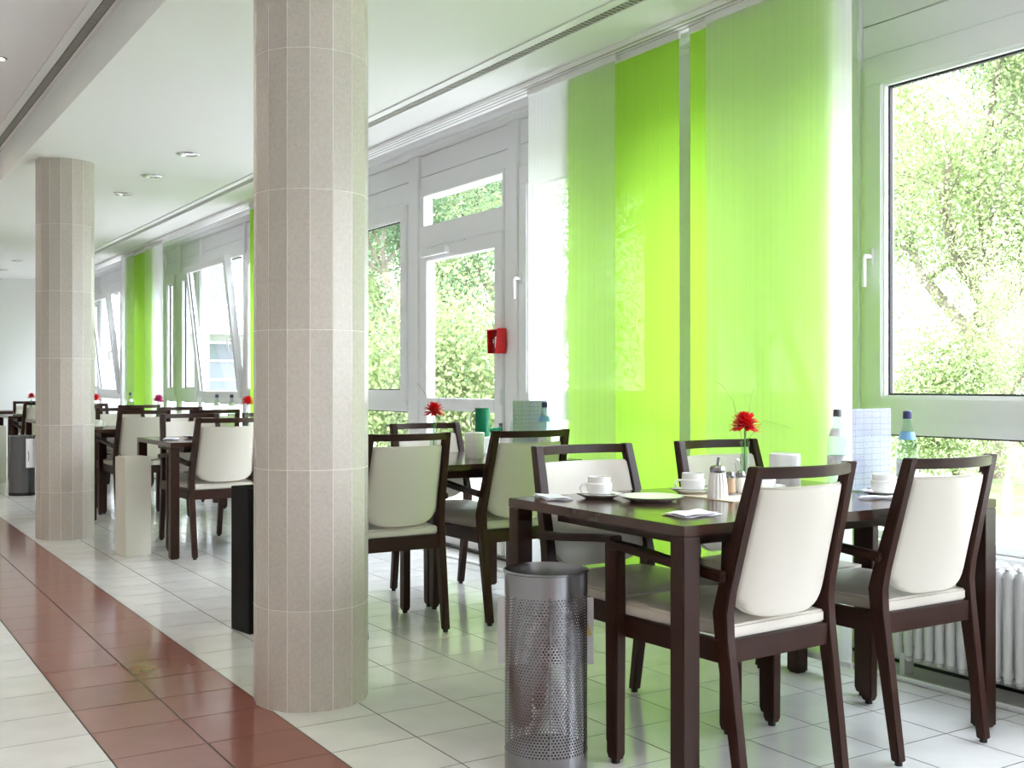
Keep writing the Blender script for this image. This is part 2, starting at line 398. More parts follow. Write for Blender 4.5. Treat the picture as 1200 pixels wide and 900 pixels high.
# rounded tube and ledge in the curtain recess
mbt = MB().tube([(3.765, YB, 2.955), (3.765, YE, 2.955)], 0.066, 18)
struct('trim_3', mbt.mesh('trim_3', 'frame', smooth=50), 'white round casing running above the windows')
struct('trim_4', B(3.765, 3.87, YB, YE, 2.868, 2.900).mesh('trim_4', 'frame', bevel=0.006), 'white ledge under the round casing')
for k, yy in enumerate((6.33, 9.0, 12.0, 15.0)):
    struct('trim_%d' % (5 + k), MB().tube([(3.765, yy - 0.012, 2.955), (3.765, yy + 0.012, 2.955)], 0.0685, 18).mesh('trim_%d' % (5 + k), 'frame', smooth=50), 'white clip ring around the round casing')
# blind track
rail = thing('curtain_track', 'white multi-groove curtain track fixed along the ceiling edge', 'track')
B(3.335, 3.465, YB + 0.1, YE - 0.1, 2.806, 2.829).build('track_body', 'frame', rail, bevel=0.002)
for xg in (3.352, 3.387, 3.422): B(xg - 0.006, xg + 0.006, YB + 0.1, YE - 0.1, 2.8045, 2.8065).build('groove', 'slat', rail)
# ceiling air slots
def air_slot(label, x0, z, flip, y0=YB + 0.2, y1=YE - 0.2):
    t = thing('air_slot', label, 'vent', (0, 0, 0))
    xa, xb = (x0, x0 + 0.055)
    B(xa, xb, y0, y1, z - 0.008, z - 0.001).build('flange', 'white_metal', t, bevel=0.002)
    B(xb, xb + 0.055, y0, y1, z - 0.003, z - 0.001).build('slot_shade_strip', 'slot_shade', t)  # no opening here: solid dark strip paints the shade of the recess
    B(xb + 0.055, xb + 0.067, y0, y1, z - 0.008, z - 0.001).build('flange', 'white_metal', t, bevel=0.002)
    mb = MB(); yy = y0
    while yy < y1:
        mb.box(xb + 0.006, xb + 0.049, yy, yy + 0.012, z - 0.007, z - 0.002); yy += 0.030
    tag(mb.build('slats', 'slat', t), kind='stuff')
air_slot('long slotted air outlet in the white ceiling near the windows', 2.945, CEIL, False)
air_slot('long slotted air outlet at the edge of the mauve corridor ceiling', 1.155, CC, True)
# ------------------------------------------------------------------ columns
def column(x, y, label, rot=0.0):
    t = thing('column', label, 'column', (x, y, 0), rot)
    r = 0.205; n = 16
    rc = (r - 0.0009) / math.cos(PI / n)
    MB().loft([[(rc * math.cos(2 * PI * k / n), rc * math.sin(2 * PI * k / n), z) for k in range(n)] for z in (-0.003, CEIL)]).build('core', 'stone_joint', t)
    hw = r * math.tan(PI / n) - 0.0013
    zs = [0.0, 0.355, 0.852, 1.349, 1.846, 2.343, CEIL]
    cache = {}
    for k in range(6):
        a, b = zs[k] + 0.001, zs[k + 1] - 0.001
        mb = MB(); c_ = 0.0015
        th = 0.012
        mb.hexa([(r - th, -hw * 0.94, a), (r, -hw, a), (r, hw, a), (r - th, hw * 0.94, a), (r - th, -hw * 0.94, b), (r, -hw, b), (r, hw, b), (r - th, hw * 0.94, b)])
        me = mb.mesh('facing_tile', 'stone', bevel=0.0005, seg=1)
        for i in range(n):
            o = link('facing_tile', me, t); o.rotation_euler = (0, 0, 2 * PI * (i + 0.5) / n)
    return t
column(1.56, 3.885, 'round stone-tiled column in the foreground, standing at the red stripe', R(-0.5))
column(1.61, 8.93, 'round stone-tiled column farther back beside the cream pedestal', R(4))
column(1.60, 13.97, 'round stone-tiled column at the far end, hidden behind the nearer one', R(4))
# ------------------------------------------------------------------ radiator
def radiator(label, y0, n, x=3.665):
    t = thing('radiator', label, 'radiator', (x, y0, 0))
    mb = MB()
    for dx in (0.0, 0.055):
        mb.tube([(dx, 0, 0.085), (dx, 0, 0.475)], 0.017, 10)
    for zz in (0.10, 0.46):
        mb.tube([(-0.005, 0, zz), (0.06, 0, zz)], 0.016, 8)
    for dx in (0.0, 0.055):
        for zz in (0.075, 0.485):
            mb.tube([(dx, 0, zz - 0.012), (dx, 0, zz), (dx, 0, zz + 0.012)], [0.008, 0.0165, 0.008], 10)
    me = mb.mesh('radiator_column', 'radiator', smooth=60)
    for k in range(n): link('radiator_column', me, t, (0, k * 0.048, 0))
    MB().tube([(0.028, -0.01, 0.46), (0.028, 0.048 * (n - 1) + 0.01, 0.46)], 0.014, 8).build('top_pipe', 'radiator', t, smooth=50)
    MB().tube([(0.028, -0.01, 0.10), (0.028, 0.048 * (n - 1) + 0.01, 0.10)], 0.014, 8).build('bottom_pipe', 'radiator', t, smooth=50)
    for yy in (0.02, 0.048 * (n - 1) - 0.02): B(-0.005, 0.05, yy - 0.012, yy + 0.012, 0.004, 0.09).build('foot', 'radiator', t)
    return t
radiator('white tubular radiator under the big window beside the front table', 1.50, 31)
radiator('white tubular radiator low on the window wall beyond the second table', 8.0, 38)
radiator('white tubular radiator under the tilted window in the back', 10.6, 46)

# ------------------------------------------------------------------ downlights
def downlight(label, x, y, z, r=0.085, lit=False):
    t = thing('downlight', label, 'downlight', (x, y, z), 0, None if lit else 'downlights in the white ceiling')
    MB().lathe([(r - 0.016, -0.001), (r, -0.001), (r, -0.006), (r - 0.016, -0.010), (r - 0.016, -0.001)], 28).build('trim_ring', 'chrome', t, smooth=50)
    MB().lathe([(0, -0.0005), (r - 0.016, -0.0005), (r - 0.016, -0.003), (0, -0.003)], 28).build('reflector', 'lamp_glow' if lit else 'chrome', t)
    if lit:
        l = bpy.data.lights.new('bulb', 'SPOT'); l.energy = 23; l.color = (1.0, 0.86, 0.76); l.spot_size = R(120); l.spot_blend = 0.8; l.shadow_soft_size = 0.04
        o = bpy.data.objects.new('bulb', l); COL.objects.link(o); o.parent = t; o.location = (0, 0, -0.03)
    return t
downlight('chrome downlight nearest the viewer in the white ceiling', 2.30, 8.10, CEIL)
downlight('chrome downlight second nearest in the white ceiling row', 2.295, 9.11, CEIL)
downlight('chrome downlight third in the white ceiling row, beside the back column', 2.30, 10.1, CEIL)
downlight('small chrome downlight deep in the back, left of the farther column', 2.325, 16.3, CEIL)
downlight('farthest chrome downlight close to the end wall', 2.345, 17.75, CEIL)
downlight('lit warm halogen downlight in the mauve corridor ceiling', 0.915, 7.08, CC, 0.045, True)
for k, yy in enumerate((-2.84, -0.36, 2.12, 4.60, 9.56, 12.04, 14.52, 17.0)):
    for xx in (0.935, -2.0):
        downlight('lit warm halogen downlight in the corridor rows outside the picture', xx, yy, CC, 0.06, True)['group'] = 'lit corridor downlights out of view'

# ================================================================== PANEL BLINDS
def panel(kind, label, y0, y1, x, zb=0.06, sag=0.0, group=None):
    t = thing('panel_blind', label, 'blind', (x, 0, 0), 0, group)
    n = 10; rows = 14; mb = MB(); grid = []          # one woven layer
    for i in range(rows + 1):
        z = zb + 0.01 + (2.775 - zb - 0.01) * i / rows
        grid.append(mb._ring([(0.0015 * math.sin(1.3 * k + i * 0.3), y0 + (y1 - y0) * k / n, z) for k in range(n + 1)]))
    for i in range(rows):
        for k in range(n): mb.bm.faces.new((grid[i][k], grid[i][k + 1], grid[i + 1][k + 1], grid[i + 1][k]))
    mb.build('fabric', 'cloth_green' if kind == 'g' else 'cloth_sheer', t, smooth=60)
    B(-0.007, 0.007, y0 - 0.004, y1 + 0.004, 2.770, 2.804).build('carrier_bar', 'white_metal', t, bevel=0.002)
    B(-0.004, 0.004, y0, y1, zb, zb + 0.022).build('bottom_weight', 'white_metal', t, bevel=0.002)
    return t
XS, XG = 3.387, 3.422
panel('g', 'bright lime green panel blind in the middle, left of the narrow gap', 3.985, 4.89, XG)
panel('s', 'white sheer panel blind overlapping the left lime panel near the glass door', 4.43, 5.225, XS)
panel('g', 'bright lime green panel blind behind the front table, right of the gap', 3.03, 3.908, XG)
panel('s', 'white sheer panel blind over the right lime panel beside the big window', 2.935, 3.763, XS)
panel('g', 'lime green panel blind seen at the left edge of the front column', 9.15, 10.02, XG)
panel('s', 'white sheer panel blind hidden behind the front column', 8.35, 9.25, XS)
panel('g', 'lime green panel blind at the back between the tilted windows', 13.40, 14.80, XG)
panel('s', 'white sheer panel blind at the back, right one beside the tilted window', 12.92, 13.75, XS)
panel('s', 'white sheer panel blind at the back, left one near the end wall', 14.28, 14.94, XS)

# ================================================================== CHAIRS
def make_chair():
    t = thing('armchair', 'x', 'chair')
    def rect(cx, cy_, z, wx, wy): return [(cx - wx / 2, cy_ - wy / 2, z), (cx + wx / 2, cy_ - wy / 2, z), (cx + wx / 2, cy_ + wy / 2, z), (cx - wx / 2, cy_ + wy / 2, z)]
    prof = [(0.000, 0.012, 0.030), (0.036, 0.26, 0.040), (0.066, 0.46, 0.050), (0.072, 0.525, 0.054), (0.060, 0.585, 0.048), (0.010, 0.77, 0.040), (-0.034, 0.934, 0.034)]
    def py(z):
        for a, b in zip(prof, prof[1:]):
            if a[1] <= z <= b[1]: return a[0] + (b[0] - a[0]) * (z - a[1]) / (b[1] - a[1])
        return prof[-1][0]
    def px_(z): return 0.207 + 0.006 * min(1, z / 0.5) - 0.019 * max(0, (z - 0.5) / 0.43)
    for s_ in (-1, 1):
        rings = []
        for (y, z, d) in prof:
            x = s_ * px_(z); rings.append(rect(x, y, z, 0.034, d))
        p = MB().loft(rings).build('rear_post', 'wood', t, bevel=0.003)
        MB().lathe([(0, 0), (0.012, 0), (0.012, 0.014), (0, 0.014)], 10, (s_ * 0.207, 0.0, 0)).build('glider', 'rubber', p)
        rings = [rect(s_ * 0.243, 0.492, 0.012, 0.030, 0.036), rect(s_ * 0.243, 0.492, 0.03, 0.036, 0.048), rect(s_ * 0.243, 0.49, 0.42, 0.036, 0.052), rect(s_ * 0.245, 0.485, 0.655, 0.034, 0.046)]
        p = MB().loft(rings).build('front_leg', 'wood', t, bevel=0.003)
        MB().lathe([(0, 0), (0.013, 0), (0.013, 0.014), (0, 0.014)], 10, (s_ * 0.243, 0.492, 0)).build('glider', 'rubber', p)
        # arm rest, wider at the front
        rings = []
        for (f, wd, zz, th) in ((0, 0.026, 0.628, 0.030), (0.35, 0.034, 0.640, 0.026), (0.8, 0.046, 0.662, 0.024), (1.0, 0.044, 0.668, 0.022)):
            y = 0.045 + (0.506 - 0.045) * f; x = s_ * (0.234 + 0.012 * f)
            rings.append([(x - wd / 2, y, zz - th / 2), (x + wd / 2, y, zz - th / 2), (x + wd / 2, y, zz + th / 2), (x - wd / 2, y, zz + th / 2)])
        MB().loft(rings).build('arm_rest', 'wood', t, bevel=0.004)
        B(min(s_ * 0.208, s_ * 0.232), max(s_ * 0.208, s_ * 0.232), 0.07, 0.475, 0.388, 0.452).build('side_rail', 'wood', t, bevel=0.002)
    B(-0.20, 0.20, 0.045, 0.067, 0.388, 0.452).build('rear_rail', 'wood', t, bevel=0.002)
    B(-0.226, 0.226, 0.478, 0.500, 0.388, 0.452).build('front_rail', 'wood', t, bevel=0.002)
    # seat cushion, slightly domed
    fr, bk = [], []
    n = 10
    for i in range(n + 1):
        v = i / n; y = 0.055 + v * 0.47; A_, B_ = [], []
        hw = 0.195 + 0.030 * min(1, v * 1.6)
        for k in range(n + 1):
            u = -1 + 2 * k / n; e = min(1 - abs(u), 2 * min(v, 1 - v))
            A_.append((u * hw, y, 0.498 + 0.012 * (1 - u * u) * (1 - (2 * v - 1) ** 2) - (0.008 if e < 0.001 else 0))); B_.append((u * hw, y, 0.453))
        fr.append(A_); bk.append(B_)
    MB().slab(fr, bk).build('seat', 'leather', t, bevel=0.006, seg=2, smooth=60)
    # back pad: curved in plan, round lower edge
    fr, bk = [], []; nu, nv = 16, 12
    for i in range(nv + 1):
        v = i / nv; A_, B_ = [], []
        for k in range(nu + 1):
            u = -1 + 2 * k / nu
            zb = 0.503 + 0.058 * abs(u) ** 4.0; zt = 0.874
            z = zb + (zt - zb) * v; hw = px_(z) - 0.0165
            y = py(z) - 0.042 * (1 - u * u) + 0.004
            th = 0.016 * (1 - 0.5 * max(0, abs(u) - 0.8) / 0.2) * (0.75 if i in (0, nv) else 1)
            A_.append((u * hw, y - th, z)); B_.append((u * hw, y + th, z))
        fr.append(A_); bk.append(B_)
    MB().slab(fr, bk).build('backrest', 'leather', t, bevel=0.005, seg=2, smooth=60)
    rings = []
    for k in range(nu + 1):
        u = -1 + 2 * k / nu; x = u * (px_(0.916) - 0.001); y0 = py(0.912) - 0.050 * (1 - u * u)
        rings.append([(x, y0 - 0.013, 0.900), (x, y0 + 0.011, 0.900), (x, y0 + 0.008, 0.932), (x, y0 - 0.016, 0.932)])
    MB().loft(rings).build('top_rail', 'wood', t, bevel=0.003)
    return t
chair = make_chair(); chair_used = [False]
def put_chair(label, x, y, rz=0.0, group=None, wide=1.04):
    if not chair_used[0]:
        chair_used[0] = True; chair.location = (x, y, 0); chair.rotation_euler = (0, 0, rz); chair['label'] = label
        if group: chair['group'] = group
        return chair
    c_ = dup(chair, label, (x, y, 0), rz, group); c_.scale = (wide, 1, 1)
    return c_
G = 'dark wood armchairs with cream upholstery'
put_chair('dark wood armchair with cream back, nearest the viewer, at the front table', 2.345, 2.235, R(3), G)
put_chair('dark wood armchair with cream back at the front table beside the radiator', 2.995, 2.237, R(0), G, 1.0)
put_chair('dark wood armchair facing the viewer behind the cup at the front table', 2.40, 3.302, R(180), G)
put_chair('dark wood armchair facing the viewer behind the red flower, front table', 3.060, 3.305, R(180), G, 1.0)
put_chair('dark wood armchair with green-tinted back right beside the front column', 2.292, 4.568, R(0), G, 1.0)
put_chair('dark wood armchair with green-tinted back at the second table, before the sheer blind', 2.955, 4.568, R(0), G)
put_chair('dark wood armchair facing the viewer at the second table, before the glass door', 2.965, 5.63, R(180), G)
put_chair('dark wood armchair with white back at the third table behind the black pedestal', 2.340, 7.315, R(0), G)
put_chair('dark wood armchair facing the viewer across the third table', 2.400, 8.372, R(180), G)
put_chair('dark wood armchair at the third table, mostly hidden by the front column', 3.030, 8.372, R(180), G)
put_chair('dark wood armchair with olive-tinted back behind the cream pedestal', 2.40, 9.785, R(0), G)
put_chair('dark wood armchair with olive back at the fourth table, nearer the windows', 2.985, 9.70, R(0), G)
put_chair('dark wood armchair facing the viewer across the fourth table behind the white cup', 2.45, 10.85, R(180), G)
put_chair('dark wood armchair facing the viewer at the fourth table by the windows', 3.012, 10.85, R(180), G)
put_chair('dark wood armchair at the fifth table, back to the viewer, left one', 2.36, 12.28, R(0), G)
put_chair('dark wood armchair at the fifth table, back to the viewer, right one', 2.96, 12.28, R(0), G)
put_chair('dark wood armchair facing the viewer across the fifth table', 2.66, 13.36, R(180), G)
put_chair('dark wood armchair with its back to the viewer left of the farther column', 2.36, 14.52, R(0), G)
put_chair('dark wood armchair facing the viewer at the table left of the farther column', 2.40, 15.58, R(180), G)

# ================================================================== TABLES
TT = 0.77
def make_table():
    t = thing('dining_table', 'x', 'table'); L_, W_ = 1.380, 0.90
    B(0, L_, 0, W_, TT - 0.030, TT).build('table_top', 'wood_top', t, bevel=0.002)
    lg = 0.058; e = 0.001
    for (x, y) in ((e, e), (L_ - lg - e, e), (e, W_ - lg - e), (L_ - lg - e, W_ - lg - e)):
        B(x, x + lg, y, y + lg, 0.006, TT - 0.031).build('leg', 'wood', t, bevel=0.002)
    B(0.12, L_ - 0.12, 0.12, 0.14, TT - 0.075, TT - 0.031).build('apron', 'wood', t); B(0.12, L_ - 0.12, W_ - 0.14, W_ - 0.12, TT - 0.075, TT - 0.031).build('apron', 'wood', t)
    B(0.12, 0.14, 0.14, W_ - 0.14, TT - 0.075, TT - 0.031).build('apron', 'wood', t); B(L_ - 0.14, L_ - 0.12, 0.14, W_ - 0.14, TT - 0.075, TT - 0.031).build('apron', 'wood', t)
    for (x, y) in ((e, e), (L_ - lg - e, e), (e, W_ - lg - e), (L_ - lg - e, W_ - lg - e)):
        B(x + 0.006, x + lg - 0.006, y + 0.006, y + lg - 0.006, 0, 0.006).build('foot_pad', 'rubber', t)
    return t
tb = make_table()
GT = 'dark wood dining tables along the windows'
tabs = [('dark wood dining table in front, set beside the radiator', 2.001, 2.312), ('dark wood dining table behind the front column, with the green can', 1.964, 4.65),
        ('dark wood dining table beside the cream pedestal', 1.985, 7.385), ('dark wood dining table right behind the farther column', 1.972, 9.862),
        ('dark wood dining table fifth in the row, mostly hidden by chairs', 1.975, 12.35), ('dark wood dining table left of the farther column', 1.985, 14.60), ('dark wood dining table at the far left by the end wall', 1.98, 17.30)]
for k, (lb_, x, y) in enumerate(tabs):
    if k == 0: tb.location = (x, y, 0); tb['label'] = lb_; tb['group'] = GT
    else: dup(tb, lb_, (x, y, 0), 0, GT)

# ================================================================== THINGS ON THE TABLES
CUP_PROF = [(r * 1.08, z * 1.08) for (r, z) in [(0, 0.002), (0.024, 0.002), (0.026, 0.0), (0.030, 0.004), (0.038, 0.014), (0.040, 0.028), (0.0405, 0.040), (0.036, 0.044), (0.0355, 0.062), (0.0335, 0.062), (0.033, 0.045), (0.034, 0.030), (0.028, 0.010), (0, 0.008)]]
def make_cup():
    t = thing('cup', 'x', 'cup')
    MB().lathe(CUP_PROF, 28).build('bowl', 'porcelain', t, smooth=40)
    MB().tube([(-0.040, 0, 0.041), (-0.056, 0, 0.043), (-0.066, 0, 0.032), (-0.063, 0, 0.017), (-0.050, 0, 0.010), (-0.040, 0, 0.015)], 0.0042, 8).build('handle', 'porcelain', t, smooth=60)
    return t
cup = make_cup(); sauc_me = MB().lathe([(0, 0), (0.045, 0), (0.052, 0.004), (0.078, 0.015), (0.079, 0.017), (0.074, 0.016), (0.048, 0.006), (0, 0.005)], 32).mesh('saucer', 'porcelain', smooth=40)
plate_me = MB().lathe([(0, 0), (0.065, 0), (0.072, 0.003), (0.105, 0.016), (0.107, 0.018), (0.102, 0.018), (0.070, 0.007), (0, 0.005)], 40).mesh('plate', 'porcelain', smooth=40)
cup_n = [0]
def put_cup(where, x, y, rz=0.0, saucer=True, spoon=True):
    if saucer: tag(link('saucer', sauc_me, None, (x, y, TT)), 'white porcelain saucer under the cup ' + where, 'saucer', 'white saucers')
    zz = TT + (0.0068 if saucer else 0)
    lb_ = 'white porcelain cup ' + where
    if cup_n[0] == 0: cup.location = (x, y, zz); cup.rotation_euler = (0, 0, rz); cup['label'] = lb_; cup['group'] = 'white cups'
    else: dup(cup, lb_, (x, y, zz), rz, 'white cups')
    cup_n[0] += 1
    if spoon and saucer:
        sp = thing('spoon', 'small steel spoon on the saucer ' + where, 'spoon', (x, y, TT + 0.016), rz)
        MB().tube([(-0.085, -0.030, 0.004), (-0.03, -0.052, 0.003), (0.02, -0.058, 0.002)], [0.002, 0.0016, 0.0016], 6).build('stem', 'steel', sp, smooth=60)
        MB().lathe([(0, 0), (0.008, 0.001), (0.010, 0.004), (0.0085, 0.0035), (0, 0.001)], 12, (0.03, -0.058, 0)).build('bowl', 'steel', sp, smooth=60)
put_cup('at the left front of the front table', 2.253, 3.035, R(-20))
put_cup('behind the sugar shaker on the front table', 2.625, 2.985, R(-20))
put_cup('before the menu sheet on the front table', 3.150, 2.590, R(150))
put_cup('beside the white canister on the front table', 2.945, 2.960, R(-20), True, False)
put_cup('on the fourth table beside the farther column', 2.105, 10.20, R(160))
put_cup('on the table left of the farther column', 2.16, 14.95, R(160), True, False)
tag(link('plate', plate_me, None, (2.345, 2.872, TT)), 'white porcelain plate in front of the cup on the front table', 'plate')
tag(link('plate', plate_me, None, (2.33, 7.95, TT)), 'white porcelain plate on the third table beside the white chair', 'plate')

def napkin(label, x, y, rz, a=0.17, b=0.085, cutlery=False, m='napkin'):
    t = thing('napkin', label, 'napkin', (x, y, TT), rz)
    def sheet(a_, b_, z0, sk):
        fr, bk = [], []
        for i in range(7):
            A_, B_ = [], []
            for k in range(5):
                u = i / 6 - 0.5; v = k / 4 - 0.5; z = z0 + 0.003 * math.sin(5 * u + 3 * v + sk) ** 2 + 0.004 * max(0, abs(u) - 0.35)
                A_.append((u * a_ + sk * v * 0.02, v * b_, z + 0.0012)); B_.append((u * a_ + sk * v * 0.02, v * b_, z))
            fr.append(A_); bk.append(B_)
        return MB().slab(fr, bk)
    sheet(a, b, 0.0003, 0.3).build('lower_fold', m, t, smooth=60); sheet(a * 0.93, b * 0.9, 0.0055, 0.9).build('upper_fold', m, t, smooth=60)
    return t
napkin('folded pale napkin at the left corner of the front table', 2.118, 3.115, R(75))
napkin('folded pale napkin at the near corner of the front table', 2.195, 2.50, R(5), 0.15, 0.11)
napkin('folded pale napkin before the menu sheet on the front table', 3.045, 2.52, R(-30), 0.14, 0.06)
napkin('folded white napkin at the left corner of the third table', 2.11, 7.84, R(70), 0.20, 0.10)
pm = thing('place_mat', 'beige mat under the shakers and flower on the front table', 'mat', (2.73, 2.84, TT))
B(-0.19, 0.19, -0.15, 0.15, 0, 0.003).build('mat_sheet', 'beige_mat', pm, bevel=0.001)
for yy in (-0.1475, 0.1445): B(-0.19, 0.19, yy, yy + 0.003, 0.003, 0.0036).build('hem', 'beige_mat', pm)
MZ = TT + 0.0036
# sugar shaker
t = thing('sugar_shaker', 'fluted glass sugar shaker with steel pouring tube on the front table', 'shaker', (2.572, 2.80, MZ)); t.scale = (0.9, 0.9, 0.9)
mb = MB(); rings = []
for (r, z) in ((0.036, 0.0), (0.037, 0.012), (0.034, 0.05), (0.029, 0.085), (0.027, 0.098)):
    rings.append([((r + 0.0016 * math.cos(k * PI)) * math.cos(2 * PI * k / 32), (r + 0.0016 * math.cos(k * PI)) * math.sin(2 * PI * k / 32), z) for k in range(32)])
mb.loft(rings).build('jar', 'sugar', t, smooth=25)
MB().lathe([(0, 0.096), (0.028, 0.096), (0.029, 0.099), (0.029, 0.112), (0.024, 0.120), (0.009, 0.124), (0, 0.124)], 24).build('lid', 'steel', t, smooth=35)
MB().tube([(0, 0, 0.05), (0.002, 0, 0.125), (0.006, 0, 0.152)], 0.0065, 10).build('pouring_tube', 'steel', t, smooth=50)
# cruet set
t = thing('cruet_set', 'small wire caddy with salt and pepper shakers behind the near chair', 'cruet', (2.690, 2.865, MZ))
B(-0.02, 0.07, -0.022, 0.022, 0, 0.006).build('tray', 'steel', t, bevel=0.002)
MB().tube([(0.025, 0, 0.005), (0.025, 0, 0.09), (0.020, 0, 0.108), (0.028, 0, 0.122), (0.042, 0, 0.120), (0.046, 0, 0.105)], 0.0018, 6).build('wire_handle', 'chrome', t, smooth=50)
for (dx, m_) in ((0.0, 'pepper'), (0.050, 'sugar')):
    j = MB().lathe([(0, 0.006), (0.017, 0.006), (0.018, 0.012), (0.015, 0.058), (0, 0.058)], 16, (dx, 0, 0)).build('shaker', m_, t, smooth=40)
    MB().lathe([(0.0155, 0.057), (0.0165, 0.060), (0.0165, 0.070), (0.012, 0.079), (0, 0.081)], 16, (dx, 0, 0)).build('cap', 'steel', j, smooth=50)
# white canisters
def canister(label, x, y, r, h):
    t = thing('canister', label, 'canister', (x, y, TT))
    MB().lathe([(0, 0), (r - 0.002, 0), (r, 0.003), (r, h - 0.004), (r - 0.004, h), (r - 0.007, h), (r - 0.007, 0.006), (0, 0.006)], 36).build('shell', 'porcelain', t, smooth=35)
    MB().lathe([(r, h * 0.52), (r + 0.0008, h * 0.52), (r + 0.0008, h * 0.545), (r, h * 0.545)], 36).build('band', 'frame', t)
canister('white round canister behind the red flower on the front table', 3.115, 3.02, 0.058, 0.125)
canister('white round canister on the second table beside the green can', 2.925, 5.03, 0.052, 0.135)
# flowers in vases
def flower(label, x, y, z, h, m, seed, n=95, rad=0.045, grass=True):
    rng = random.Random(seed)
    v = thing('flower_vase', 'slim glass vase holding the ' + label, 'vase', (x, y, z))
    MB().lathe([(0, 0), (0.024, 0), (0.025, 0.005), (0.022, 0.07), (0.015, 0.14), (0.0145, 0.165), (0.018, 0.182), (0.0165, 0.182), (0.0130, 0.165), (0.0135, 0.14), (0.020, 0.07), (0.022, 0.010), (0, 0.008)], 20).build('glass_body', 'vase_glass', v, smooth=40)
    t = thing('flower', label + ', in a vase', 'flower', (x, y, z))
    MB().tube([(0.002, 0, 0.010), (0, 0, 0.12), (0.003, 0.002, h - 0.005)], 0.0028, 8).build('stem', 'stem', t, smooth=60)
    mb = MB(); c = Vector((0.003, 0.002, h))
    for k in range(n):
        a = rng.random() * 2 * PI; el = rng.uniform(-0.35, 1.35); ln = rad * rng.uniform(0.75, 1.08)
        d = Vector((math.cos(a) * math.cos(el), math.sin(a) * math.cos(el), math.sin(el)))
        sd = d.cross(Vector((0, 0, 1)));
        if sd.length < 1e-3: sd = Vector((1, 0, 0))
        sd.normalize(); up = sd.cross(d); w_ = 0.0042
        p = [c + d * 0.004, c + d * ln * 0.55 + up * 0.004, c + d * ln]
        rings = []
        for q, ww in zip(p, (0.0016, w_, 0.0022)):
            rings.append([q - sd * ww - up * 0.0005, q + sd * ww - up * 0.0005, q + sd * ww + up * 0.0005, q - sd * ww + up * 0.0005])
        mb.loft(rings)
    mb.build('bloom', m, t)
    if grass:
        for k in range(3):
            a = (-0.4, 0.5, 2.4)[k]; dx, dy = math.cos(a), math.sin(a); L_ = (0.17, 0.13, 0.10)[k]; hh = (0.19, 0.30, 0.33)[k]
            MB().tube([(0, 0, 0.02), (dx * 0.009, dy * 0.009, 0.185), (dx * L_ * 0.4, dy * L_ * 0.4, 0.16 + hh * 0.5), (dx * L_ * 0.8, dy * L_ * 0.8, 0.16 + hh * 0.52 - (0.02 if k == 0 else -0.05)), (dx * L_, dy * L_, 0.16 + hh * (0.35 if k == 0 else 0.7))], 0.0008, 5).build('grass_blade', 'stem', t)
flower('red spiky bloom on the front table', 2.765, 2.872, MZ, 0.232, 'red_petal', 1, 300, 0.056)
flower('red bloom on the second table', 2.80, 5.25, TT, 0.235, 'red_petal', 2, 260, 0.058)
flower('red bloom at the left edge of the front column', 2.665, 7.86, TT, 0.255, 'red_petal', 3, 220, 0.050, False)
flower('pink bloom on the fourth table', 2.67, 10.36, TT, 0.235, 'pink_petal', 4, 220, 0.055, False)
flower('red bloom at the right edge of the farther column', 2.57, 12.55, TT, 0.225, 'red_petal', 5, 200, 0.060, False)
flower('red bloom left of the farther column', 2.31, 15.05, TT, 0.225, 'red_petal', 6, 180, 0.050, False)
# bottles
def bottle(label, x, y, cap, lab):
    t = thing('water_bottle', label, 'bottle', (x, y, TT))
    MB().lathe([(0, 0.004), (0.030, 0.0), (0.036, 0.006), (0.037, 0.02), (0.037, 0.150), (0.034, 0.172), (0.022, 0.215), (0.014, 0.245), (0.0135, 0.268), (0.0, 0.268)], 28).build('glass_body', 'bottle_glass', t, smooth=40)
    MB().lathe([(0, 0.262), (0.0155, 0.262), (0.016, 0.266), (0.0155, 0.288), (0.013, 0.291), (0, 0.291)], 20).build('cap', cap, t, smooth=35)
    MB().lathe([(0.0376, 0.055), (0.0378, 0.055), (0.0378, 0.115), (0.0376, 0.115)], 28).build('body_label', 'white_label', t)
    MB().lathe([(0.0312, 0.188), (0.0316, 0.188), (0.0236, 0.216), (0.0230, 0.216)], 28).build('neck_label', lab, t)
    return t
bottle('clear water bottle with grey cap before the lime blind on the front table', 3.305, 2.935, 'steel_dark', 'white_label')
bottle('clear water bottle with dark blue cap and blue label right of the menu sheet', 3.325, 2.630, 'blue_cap', 'blue_label')
bottle('clear water bottle with dark cap left of the menu on the second table', 3.235, 5.11, 'blue_cap', 'white_label')
bottle('clear water bottle with dark cap right of the menu on the second table', 3.300, 4.935, 'blue_cap', 'blue_label')
bottle('clear water bottle on the fourth table, left one before the tilted window', 3.155, 10.16, 'blue_cap', 'white_label')
bottle('clear water bottle on the fourth table, right one before the tilted window', 3.235, 9.98, 'blue_cap', 'white_label')
bottle('clear water bottle on the fifth table before the far windows', 3.03, 12.95, 'blue_cap', 'white_label')
# menu sheets in clear stands
def menu(label, x, y, rz, wd=0.200, ht=0.297):
    t = thing('menu_stand', label, 'menu', (x, y, TT), rz)
    B(-wd / 2, wd / 2, -0.001, 0.001, 0.006, ht).build('printed_sheet', 'menu_print', t)
    B(-wd / 2 - 0.003, wd / 2 + 0.003, -0.004, -0.002, 0.003, ht + 0.004).build('clear_front', 'glass', t)
    B(-wd / 2 - 0.003, wd / 2 + 0.003, -0.03, 0.03, 0.0, 0.003).build('clear_foot', 'glass', t)
    B(wd / 2 - 0.028, wd / 2 - 0.020, -0.0014, -0.001, 0.03, 0.036).build('emblem', 'blue_label', t)
    return t
menu('printed menu sheet in a clear stand on the front table before the big window', 3.274, 2.745, R(2), 0.216)
menu('printed menu sheet between two bottles on the second table', 3.262, 5.02, R(-8))
